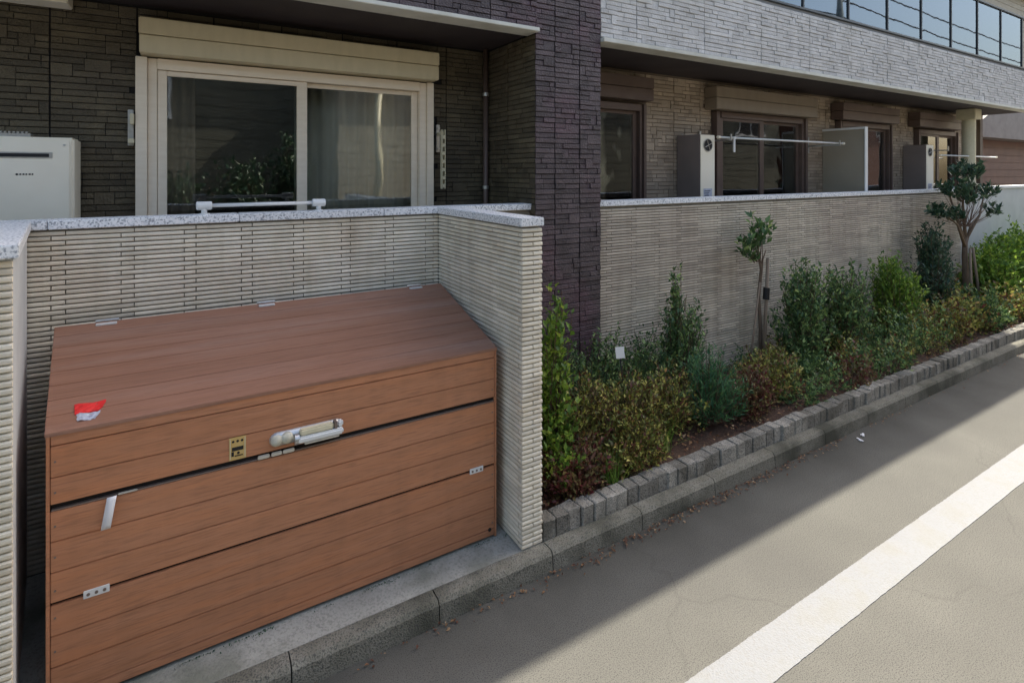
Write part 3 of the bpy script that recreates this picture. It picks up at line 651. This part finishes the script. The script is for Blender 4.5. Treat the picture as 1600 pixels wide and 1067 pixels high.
# ochre notice label
LX = .165
lb = bp(MB().box(LX, LX+.068, YB0-.0018, YB0-.0002, .918, 1.018), 'notice_label', 'yellow')
q = MB().box(LX+.011, LX+.057, YB0-.003, YB0-.002, .958, .975); q.box(LX+.009, LX+.019, YB0-.003, YB0-.002, .935, .955); q.box(LX+.022, LX+.055, YB0-.003, YB0-.002, .933, .938)
for k in range(3): q.cyl((LX+.016+k*.018, YB0-.003, 1.0), (LX+.016+k*.018, YB0-.002, 1.0), .0055, n=10)
q.cyl((LX+.037, YB0-.003, .947), (LX+.037, YB0-.002, .947), .006, n=10)
q.build('notice_print', 'black', lb)
q = MB(); q.box(LX+.003, LX+.006, YB0-.0035, YB0-.0021, .924, 1.012); q.box(LX+.062, LX+.065, YB0-.0035, YB0-.0021, .924, 1.012); q.build('notice_border', 'ivory', lb)
# paper tag and crumpled packet resting on the box
tg = thing('paper_tag', 'white paper strip dangling from the lid gap at left of the storage box', 'paper tag', (-.255, YB0-.006, .885))
q = MB(); n = 8
for k in range(n+1):
    s = k/n; q.v += [(-.016-.02*s, -.004-.012*math.sin(s*3), .01-.125*s), (.016-.02*s, -.006-.012*math.sin(s*3), .012-.125*s)]
q.f = [(2*k, 2*k+1, 2*k+3, 2*k+2) for k in range(n)]
o = q.build('strip', 'tape', tg, smooth=True); o.modifiers.new('t', 'SOLIDIFY').thickness = .001
MB().box(.02, .085, -.004, .002, .009, .017).build('tie', 'steel', tg, bevel=.002)
def lidz(y): return ZR+(ZB-ZR)*(y-YB0)/(YB1-YB0)
ang = math.atan2(ZB-ZR, YB1-YB0)
pk = thing('packet', 'small crumpled red and silver packet lying at the left end of the box lid', 'packet', (-.345, 2.80, lidz(2.79)+.001)); pk.rotation_euler = (ang, 0, -.04)
def crumple(pts, m, nm, s):
    r = random.Random(s); b = bmesh.new(); bmesh.ops.create_grid(b, x_segments=7, y_segments=5, size=.5)
    (x0, x1, y0, y1) = pts
    for v_ in b.verts:
        u_, w_ = v_.co.x+.5, v_.co.y+.5; k = .72+.28*w_
        v_.co = Vector(((x0+x1)/2+(u_-.5)*(x1-x0)*k+r.uniform(-.002, .002), y0+(y1-y0)*w_+r.uniform(-.002, .002), .006+r.uniform(-.003, .003)+.002*math.sin(u_*7)))
    bmesh.ops.solidify(b, geom=b.faces[:], thickness=.003)
    me = bpy.data.meshes.new(nm); b.to_mesh(me); b.free(); me.materials.append(M[m]); return link(bpy.data.objects.new(nm, me), pk)
crumple((-.055, .055, -.005, .065), 'red', 'red_flap', 3); crumple((-.035, .045, -.055, -.007), 'bluegrey', 'silver_end', 5)

# ------------------------------------------------------------------ plants
def leaves(P, A, Nn, Lg, Wd, curl=.25):
    """P base points, A axis, Nn normal -> mesh arrays of folded leaves"""
    n = len(P); A = A/np.linalg.norm(A, axis=1, keepdims=True); S = np.cross(A, Nn); S /= (np.linalg.norm(S, axis=1, keepdims=True)+1e-9)
    U = np.cross(S, A); Lg = Lg[:, None]; Wd = Wd[:, None]
    v = np.empty((n, 6, 3)); v[:, 0] = P; v[:, 1] = P+A*Lg*.42+S*Wd*.5+U*Wd*curl; v[:, 2] = P+A*Lg*.42; v[:, 3] = P+A*Lg*.42-S*Wd*.5+U*Wd*curl
    v[:, 4] = P+A*Lg-U*Lg*.12; v[:, 5] = 0
    v = v[:, :5].reshape(-1, 3)
    b = (np.arange(n)*5)[:, None]
    f = np.concatenate([b+np.array([0, 1, 2]), b+np.array([1, 4, 2]), b+np.array([0, 2, 3]), b+np.array([2, 4, 3])])
    return v, f
def np_obj(name, v, f, m, parent, **kw):
    me = bpy.data.meshes.new(name); me.vertices.add(len(v)); me.vertices.foreach_set('co', v.astype(np.float32).ravel())
    me.loops.add(f.size); me.loops.foreach_set('vertex_index', f.astype(np.int32).ravel())
    me.polygons.add(len(f)); me.polygons.foreach_set('loop_start', np.arange(len(f), dtype=np.int32)*3); me.polygons.foreach_set('loop_total', np.full(len(f), 3, dtype=np.int32))
    me.update(calc_edges=True); me.materials.append(M[m]); return link(bpy.data.objects.new(name, me), parent, **kw)
def shoots(lobes, ns, k, ll, lw, base=(0, 0, 0), t0=.3, up=.5, spread=.5, stem=.003):
    """lobes: (cx,cy,cz,rx,ry,rz,weight). returns leaf arrays and stem MB"""
    P = []; A = []; st = MB(); W = np.array([l[6] for l in lobes], float); W /= W.sum(); base = np.array(base, float)
    for s in range(ns):
        l = lobes[rng.choice(len(lobes), p=W)]; d = rng.normal(size=3); d /= np.linalg.norm(d); rr = rng.random()**.33
        e = np.array(l[:3])+d*np.array(l[3:6])*rr*(1 if rng.random() > .14 else rng.uniform(1.1, 1.4)); e[2] = max(e[2], .03)
        b0 = base+rng.normal(size=3)*[.03, .03, 0]; mid = b0*.5+e*.5+np.array([(l[0]-base[0])*.2, (l[1]-base[1])*.2, -.03])
        ts = np.linspace(0, 1, 5); pts = [(1-t)**2*b0+2*t*(1-t)*mid+t*t*e for t in ts]
        if s % 4 == 0: st.tube(pts, [stem*(1.6-t) for t in ts], 4)
        dr = pts[-1]-pts[-2]; dr /= np.linalg.norm(dr)
        for j in range(k):
            t = 1-(1-t0)*rng.random()**1.3*.6; p = (1-t)**2*b0+2*t*(1-t)*mid+t*t*e
            a = rng.normal(size=3); a -= a.dot(dr)*dr; a /= np.linalg.norm(a); P.append(p+rng.normal(size=3)*.008); A.append(a*spread+dr*.5+np.array([0, 0, .15]))
    P = np.array(P); A = np.array(A); n = len(P)
    Nn = rng.normal(size=(n, 3))*.55+np.array([0, 0, 1]); Lg = ll*rng.uniform(.45, 1.4, n); Wd = Lg*lw*rng.uniform(.8, 1.15, n)
    return P, A, Nn, Lg, Wd, st
def bush(name, label, cat, loc, lobes, ns, k, ll, lw, m, group=None, **kw):
    t = thing(name, label, cat, loc, group); P, A, Nn, Lg, Wd, st = shoots(lobes, ns, k, ll, lw, **kw)
    v, f = leaves(P, A, Nn, Lg, Wd); np_obj('foliage', v, f, m, t); st.build('stems', 'twig', t); return t
Z0 = .175
bush('shrub', 'tall bright green shrub squeezed between the tiled pier and dark pillar', 'shrub', (2.12, 2.98, Z0),
     [(0, 0, .35, .17, .2, .35, 2), (.03, .03, .75, .15, .16, .33, 2), (.06, .05, 1.10, .08, .08, .18, .6), (-.1, -.15, .2, .18, .2, .2, 1)], 340, 8, .046, .55, 'leaf_bright')
ABL = ['low yellow green shrub with reddish twigs beside the tall bright shrub', 'spreading yellow green shrub in front of the white plant tag', 'reddish low shrub beside the first granite blocks next to the tiled pier',
       'low mixed green shrub just left of the blue green fern', 'dark low shrub at the foot of the pillar', 'low yellow flecked shrub in front of the staked sapling', 'low reddish shrub just right of the blue green fern',
       'dark green low shrub between the pillar and the cone shaped shrub', 'yellow green low shrub leaning over the granite blocks left of the fern']
AB = [(2.36, 3.04, .38, .58, 0), (2.76, 3.00, .38, .54, 1), (2.15, 2.78, .28, .30, 2), (3.20, 3.02, .34, .50, 3), (2.80, 3.40, .44, .74, 4), (4.55, 3.02, .40, .40, 5), (4.10, 2.90, .30, .36, 6), (3.3, 3.36, .40, .66, 7), (2.68, 2.80, .30, .28, 8)]
for (x, y, r, h, i) in AB:
    m = ['leaf_abelia', 'leaf_abelia', 'leaf_red', 'leaf_abelia', 'leaf_mid', 'leaf_abelia', 'leaf_red', 'leaf_mid', 'leaf_abelia'][i]
    bush('low_shrub', ABL[i], 'shrub', (x, y, Z0), [(0, 0, h*.45, r, r*.75, h*.5, 2), (r*.45, .05, h*.6, r*.6, r*.5, h*.45, 1), (-r*.45, -.05, h*.4, r*.6, r*.5, h*.5, 1)], int(480*r/.3), 9, .031, .52, m, stem=.0022)
bush('shrub', 'cone shaped dark green shrub against the tiled wall right of the pillar', 'shrub', (3.72, 3.33, Z0), [(0, 0, .35, .28, .2, .35, 3), (0, 0, .7, .18, .14, .3, 2), (-.03, 0, 1.05, .06, .05, .17, .5), (.22, 0, .62, .11, .1, .30, 1)], 460, 9, .045, .42, 'leaf_mid')
bush('shrub', 'dense upright green shrub just right of the staked sapling', 'shrub', (5.50, 3.25, Z0), [(0, 0, .45, .40, .28, .45, 3), (0, 0, .85, .30, .2, .3, 2)], 520, 9, .048, .45, 'leaf_mid')
bush('shrub', 'bushy green shrub left of the gap showing the wall foot', 'shrub', (6.25, 3.25, Z0), [(0, 0, .45, .46, .28, .42, 3), (.08, 0, .78, .34, .2, .26, 2)], 520, 9, .048, .45, 'leaf_mid')
bush('shrub', 'rounded yellow green shrub in the middle of the long bed', 'shrub', (7.55, 3.3, Z0), [(0, 0, .45, .44, .28, .45, 3), (-.12, 0, .8, .26, .2, .28, 2), (.35, 0, .5, .3, .2, .3, 1)], 620, 9, .05, .45, 'leaf_bright')
bush('shrub', 'dark slender leaved shrub left of the far small tree', 'shrub', (8.75, 3.36, Z0), [(0, 0, .6, .42, .25, .55, 3), (.0, 0, 1.1, .34, .18, .27, 1.6)], 560, 9, .055, .4, 'leaf_dark')
FAR = [(10.15, 3.2, .95), (10.9, 3.25, 1.15), (11.7, 3.2, 1.25), (12.6, 3.2, 1.3), (13.6, 3.2, 1.3)]
FL = ['bright green shrub just right of the far small tree', 'second bright green shrub right of the far small tree', 'sunlit yellow green shrub before the pale rendered wall', 'large sunlit shrub near the right edge of the photo', 'farthest sunlit shrub at the end of the bed']
for (x, y, h), lab in zip(FAR, FL):
    bush('shrub', lab, 'shrub', (x, y, Z0), [(0, 0, h*.5, .55, .34, h*.5, 3), (.1, 0, h*.75, .4, .28, h*.3, 1)], 520, 9, .065, .5, 'leaf_bright')
# low ground cover along the far bed (uncountable)
P = []
gc = [np.array(shoots([(0, 0, .13, .30, .22, .17, 1)], 1, 1, .03, .5)[0])]
allv = {'leaf_abelia': [], 'leaf_red': [], 'leaf_mid': []}
x = 4.8
while x < 14:
    for y in (2.80, 3.08, 3.36):
        mm = random.choice(['leaf_abelia', 'leaf_abelia', 'leaf_mid', 'leaf_abelia', 'leaf_red', 'leaf_mid']); hh = .16+.10*random.random()+(0.13 if x > 6.5 else 0)
        cx, cy = x+random.uniform(-.12, .12), y+random.uniform(-.06, .06)
        P_, A_, N_, L_, W_, st = shoots([(cx, cy, Z0+hh*.6, .28, .2, hh, 1)], 85, 8, .035 if x < 8 else .05, .5, base=(cx, cy, Z0-.02), stem=.002)
        allv[mm].append((P_, A_, N_, L_, W_))
    x += .34
for mm, lst in allv.items():
    if lst:
        v, f = leaves(*[np.concatenate([l[i] for l in lst]) for i in range(5)])
        o = np_obj('ground_cover', v, f, mm, None, kind='stuff'); tag(o, {'leaf_abelia': 'low yellow green ground cover along the bed', 'leaf_red': 'low reddish ground cover along the bed', 'leaf_mid': 'low dark green ground cover along the bed'}[mm], 'ground cover')
# blue green fern and grassy tufts (long narrow arching leaves)
def tuft(name, label, cat, loc, n, L, W, m, spread=.8):
    t = thing(name, label, cat, loc); mb_v = []; mb_f = []
    for i in range(n):
        a = rng.uniform(0, 2*math.pi); ln = L*rng.uniform(.6, 1.15); tilt = rng.uniform(.1, 1)*spread
        d = np.array([math.cos(a), math.sin(a), 0]); s = np.array([-d[1], d[0], 0]); k = 6; b = len(mb_v)
        p0 = np.array([rng.uniform(-.04, .04), rng.uniform(-.04, .04), 0])
        for j in range(k+1):
            q = j/k; p = p0+d*ln*q*math.sin(tilt)*(.5+.5*q)+np.array([0, 0, ln*(q*math.cos(tilt*.6)-.30*tilt*q*q)])
            wdt = W*(1-q)**.6*(.4+.6*min(1, q*4)); mb_v += [p-s*wdt/2, p+s*wdt/2]
        for j in range(k): mb_f += [(b+2*j, b+2*j+1, b+2*j+3), (b+2*j, b+2*j+3, b+2*j+2)]
    np_obj('blades', np.array(mb_v), np.array(mb_f), m, t); return t
bush('fern', 'blue green feathery plant beside the granite blocks in the middle of the front bed', 'fern', (3.62, 2.93, Z0), [(0, 0, .22, .30, .2, .24, 2), (.0, .02, .45, .20, .15, .2, 1.4), (.2, -.05, .2, .24, .15, .2, 1)], 560, 9, .05, .16, 'leaf_teal')
tuft('grass_tuft', 'green grassy tuft near the first granite blocks', 'grass', (2.36, 2.66, Z0-.02), 70, .26, .006, 'leaf_bright', .9)
tuft('grass_tuft', 'arching grassy tuft at the foot of the staked sapling', 'grass', (5.15, 3.05, Z0), 80, .34, .008, 'leaf_mid', 1.0)
tuft('grass_tuft', 'fine grass tuft in front of the white plant tag', 'grass', (2.95, 2.78, Z0), 60, .28, .006, 'leaf_bright', .9)
# staked sapling
t = thing('sapling', 'thin staked sapling with a small leafy head against the tiled wall', 'tree', (5.08, 3.46, Z0))
tr = MB(); tr.tube([(0, 0, -.05), (.01, 0, .4), (-.01, .01, .75), (.02, 0, 1.02), (-.03, 0, 1.18), (-.10, 0, 1.30)], [.022, .019, .017, .015, .010, .005])
tr.tube([(.02, 0, 1.0), (.04, 0, 1.12), (.10, 0, 1.22)], [.014, .010, .004]); tr.tube([(-.02, 0, 1.15), (-.04, 0, 1.3), (-.03, 0, 1.45)], [.009, .006, .003])
tr.build('trunk', 'bark', t, smooth=True)
P_, A_, N_, L_, W_, st = shoots([(-.05, 0, 1.50, .10, .13, .12, 1.6), (-.24, 0, 1.30, .10, .08, .10, 1.4), (.09, 0, 1.42, .07, .08, .10, .7), (-.12, 0, 1.16, .09, .06, .05, .4), (-.02, 0, 1.3, .08, .08, .08, .6)], 40, 7, .078, .45, base=(-.04, 0, 1.1))
v, f = leaves(P_, A_, N_, L_, W_); np_obj('crown', v, f, 'leaf_mid', t); st.build('twigs', 'twig', t)
def stake(label, loc, p1, r=.014):
    t = thing('wooden_stake', label, 'stake', loc)
    MB().cyl((0, 0, -.1), p1, r, r*.9, n=10).build('pole', 'stake', t, smooth=True); return t
stake('thin leaning stake propping the sapling by the tiled wall', (4.72, 3.36, Z0), (.33, .08, .90), .010)
s_ = stake('short brown stake tied to the sapling trunk', (5.045, 3.40, Z0), (.12, .03, 1.14), .017)
MB().cyl((.075, .02, .72), (.088, .022, .84), .032, n=12).build('tie_band', 'black', s_)
# far small tree with two stakes
t = thing('small_tree', 'small spreading tree with a dark crown at the far end of the bed', 'tree', (9.62, 3.3, Z0))
tr = MB(); tr.tube([(0, 0, -.05), (.02, 0, .5), (-.02, 0, .85), (.0, 0, 1.1)], [.05, .042, .036, .03])
br = [((0, 0, 1.0), (-.2, .05, 1.45), (-.45, .05, 1.82)), ((0, 0, 1.05), (.35, -.05, 1.4), (.7, 0, 1.76)), ((0, 0, 1.1), (.06, .05, 1.6), (.1, 0, 2.08)), ((0, 0, .95), (-.4, -.05, 1.3), (-.85, 0, 1.52)), ((0, 0, .98), (.5, .1, 1.25), (1.0, .1, 1.46))]
tr.build('trunk', 'bark', t, smooth=True)
bl = MB(); [bl.tube(b_, [.024, .014, .006]) for b_ in br]; bl.build('branches', 'bark', t, smooth=True)
P_, A_, N_, L_, W_, st = shoots([(-.42, 0, 1.82, .24, .2, .10, 1.1), (.1, 0, 2.08, .30, .2, .11, 1.2), (.66, 0, 1.76, .26, .2, .11, 1), (-.82, 0, 1.52, .24, .16, .10, .9), (.15, 0, 1.66, .3, .2, .08, .6), (1.0, 0, 1.46, .24, .14, .09, .7), (-.35, 0, 1.42, .2, .15, .07, .4)], 170, 9, .085, .45, base=(0, 0, 1.25), t0=.75)
v, f = leaves(P_, A_, N_, L_, W_); np_obj('crown', v, f, 'leaf_dark', t); st.build('twigs', 'twig', t)
for lab, dx, tx in (('left of two pale stakes bracing the far small tree', -.16, .14), ('right of two pale stakes bracing the far small tree', .18, -.10)):
    stake(lab, (9.62+dx, 3.16, Z0), (tx, .08, .95), .018)
# white plant tag
t = thing('plant_tag', 'small white plastic plant tag on a dark stick in the shrubs near the pillar', 'plant tag', (2.80, 2.98, .25)); t.rotation_euler = (R(-14), 0, R(-18))
MB().box(-.036, .036, -.003, .0, .55, .635).build('tag_plate', 'white', t, bevel=.001)
MB().cyl((.0, .004, -.08), (.0, .004, .62), .006, n=8).build('stick', 'black', t)
# fallen leaves on soil, gutter
n = 5200; X = 1.75+rng.random(n)**1.5*11.5; Y = 2.64+rng.random(n)*.95
P = np.stack([X, Y, .195+rng.random(n)*.03], 1); k2 = 2600; X2 = -1+rng.random(k2)*11; Y2 = 2.43-np.abs(rng.normal(size=k2))*.035
msk = rng.random(k2) < np.clip(.10+.9*np.exp(-((X2-2.9)/1.3)**2), 0, 1); P2 = np.stack([X2, Y2, .008+rng.random(k2)*.006], 1)[msk]
P = np.concatenate([P, P2]); A = rng.normal(size=(len(P), 3)); A[:, 2] *= .18; Nn = rng.normal(size=(len(P), 3))*.3+np.array([0, 0, 1])
Lg = .034*rng.uniform(.5, 1.3, len(P)); Lg[n:] *= .62; v, f = leaves(P, A, Nn, Lg, Lg*.5)
o = np_obj('fallen_leaves', v, f, 'leaf_fallen', None, kind='stuff'); tag(o, 'brown and red fallen leaves on the soil and along the kerb', 'leaf litter')
# pale litter scraps in the gutter
for (x, y, lab, rz) in ((4.86, 2.36, 'larger white paper scrap on the road by the kerb', .5), (4.75, 2.33, 'smaller white paper scrap on the road by the kerb', 1.3)):
    q = MB().box(-.03, .03, -.008, .008, 0, .004); q.box(-.02, .0, .009, .02, .0, .006); o = q.build('paper_scrap', 'tape', bevel=.001); o.location = (x, y, .005); o.rotation_euler.z = rz; tag(o, lab, 'litter')
# moss tufts at the foot of the box
n = 900; X = -.5+rng.random(n)*2.1; Y = 2.704-np.abs(rng.normal(size=n))*.010; P = np.stack([X, Y, np.full(n, .108)], 1)
keep = (np.sin(X*9)+np.sin(X*23+1)+rng.normal(size=n)*.6) > .3; P = P[keep]; A = rng.normal(size=(len(P), 3)); A[:, 2] = np.abs(A[:, 2])+.4; Lg = .008*rng.uniform(.5, 1.5, len(P))
v, f = leaves(P, A, rng.normal(size=(len(P), 3)), Lg, Lg*.5); o = np_obj('moss', v, f, 'leaf_dark', None, kind='stuff'); tag(o, 'dark moss growing along the foot of the storage box', 'moss')

# ------------------------------------------------------------------ surroundings beyond and opposite
def house(label, X0, X1, Y0, Y1, H, m, board=.25, roofm='roof', front='-y', win=()):
    t = thing('house', label, 'building', ((X0+X1)/2, (Y0+Y1)/2, 0)); hx, hy = (X1-X0)/2, (Y1-Y0)/2
    MB().box(-hx, hx, -hy, hy, 0, H).build('wall', m, t)
    q = MB(); z = .3
    while z < H-.1:
        q.box(-hx-.012, hx+.012, -hy-.012, hy+.012, z, z+board-.02); z += board
    q.build('cladding', m, t, kind='stuff')
    MB().prism([(-hx-.4, H+.001), (hx+.4, H+.001), (hx*.1, H+1.6), (-hx*.1, H+1.6)], -hy-.4, hy+.4).build('roof', roofm, t)
    for (wx, wz, ww, wh, side) in win:
        y = (-hy-.06, -hy-.013) if side == '-y' else (hy+.013, hy+.06)
        w_ = MB(); w_.box(wx-ww/2-.06, wx+ww/2+.06, y[0], y[1], wz+wh/2+.001, wz+wh/2+.06); w_.box(wx-ww/2-.06, wx+ww/2+.06, y[0], y[1], wz-wh/2-.06, wz-wh/2-.001)
        w_.box(wx-ww/2-.06, wx-ww/2-.001, y[0], y[1], wz-wh/2, wz+wh/2); w_.box(wx+ww/2+.001, wx+ww/2+.06, y[0], y[1], wz-wh/2, wz+wh/2); w_.box(wx-.03, wx+.03, y[0], y[1], wz-wh/2, wz+wh/2)
        fr = w_.build('window', 'white', t); ym = sum(y)/2
        MB().box(wx-ww/2, wx-.031, ym-.005, ym+.005, wz-wh/2, wz+wh/2).build('pane', 'black', fr); MB().box(wx+.031, wx+ww/2, ym-.005, ym+.005, wz-wh/2, wz+wh/2).build('pane', 'black', fr)
    return t
house('brown clad garage house beyond the far end of the wall', 14.6, 23, 5.3, 7.2, 3.0, 'brown_house', .18)
house('tall beige neighbouring house far beyond the balcony end', 14.5, 34, 7.8, 15, 9.0, 'beige_house', .2, win=((-6, 4.6, 1.6, 1.1, '-y'), (-1, 4.6, 1.6, 1.1, '-y')))
house('beige clad house across the road seen only in window reflections', 3.3, 10.5, -11, -5.0, 5.4, 'beige_house', .2, win=((1.9, 1.7, 1.7, 1.5, '+y'),))
house('dark olive house across the road facing the big window', -9, 2.6, -13, -6.5, 5.2, 'dusk_house', .25, win=((2, 4.0, 1.7, .9, '+y'),))
house('dark olive house across the road opposite the long wall', 11.5, 22, -12, -5.2, 5.6, 'dusk_house', .25, win=((3.2, 4.3, 1.7, 1.1, '+y'),))
house('brown house across the road at the far end of the street', 23.5, 34, -12, -5.0, 5.4, 'brown_house', .25, win=((-3, 1.9, 1.7, 1.1, '+y'), (2, 4.3, 1.7, 1.1, '+y')))
t = thing('drain_column', 'pale round column standing before the beige house across the road', 'column', (4.2, -4.6, 0)); MB().cyl((0, 0, 0), (0, 0, 4.8), .11, n=20).build('shaft', 'ivory', t, smooth=True); MB().box(-.16, .16, -.16, .16, 0, .2).build('foot', 'concrete', t)
for (x, y, h, lab) in ((1.0, -4.3, 2.5, 'round hedge shrub across the road reflected in the window'), (2.0, -4.5, 3.1, 'taller hedge shrub across the road reflected in the window'), (-.2, -4.6, 2.2, 'shorter hedge shrub across the road at the left')):
    bush('hedge_shrub', lab, 'shrub', (x, y, 0), [(0, 0, h*.5, .6, .5, h*.5, 2), (.1, 0, h*.8, .4, .4, h*.25, 1)], 520, 9, .10, .5, 'leaf_dark', stem=.006)
for (z, y, lab) in ((9.3, -3.4, 'uppermost overhead cable along the far side of the road'), (8.6, -3.5, 'middle overhead cable along the far side of the road'), (7.9, -3.4, 'lowest overhead cable along the far side of the road')):
    pts = []; 
    for k in range(41):
        X = -20+2.0*k; s = ((X+20) % 40)/40; pts.append((X, y, z-1.0*4*s*(1-s)*.5))
    o = MB().tube(pts, [.03]*41, 6).build('overhead_cable', 'wire', None, smooth=True); tag(o, lab, 'cable', None)
for x_, lab in ((20, 'grey concrete utility pole across the road carrying the cables'), (-20, 'second grey utility pole far behind the viewpoint')):
    t = thing('utility_pole', lab, 'utility pole', (x_, -3.2, 0)); MB().cyl((0, 0, 0), (0, 0, 9.9), .16, .10, n=20).build('shaft', 'concrete', t, smooth=True); MB().box(-.04, .04, -.6, .5, 9.4, 9.5).build('crossarm', 'steel', t)
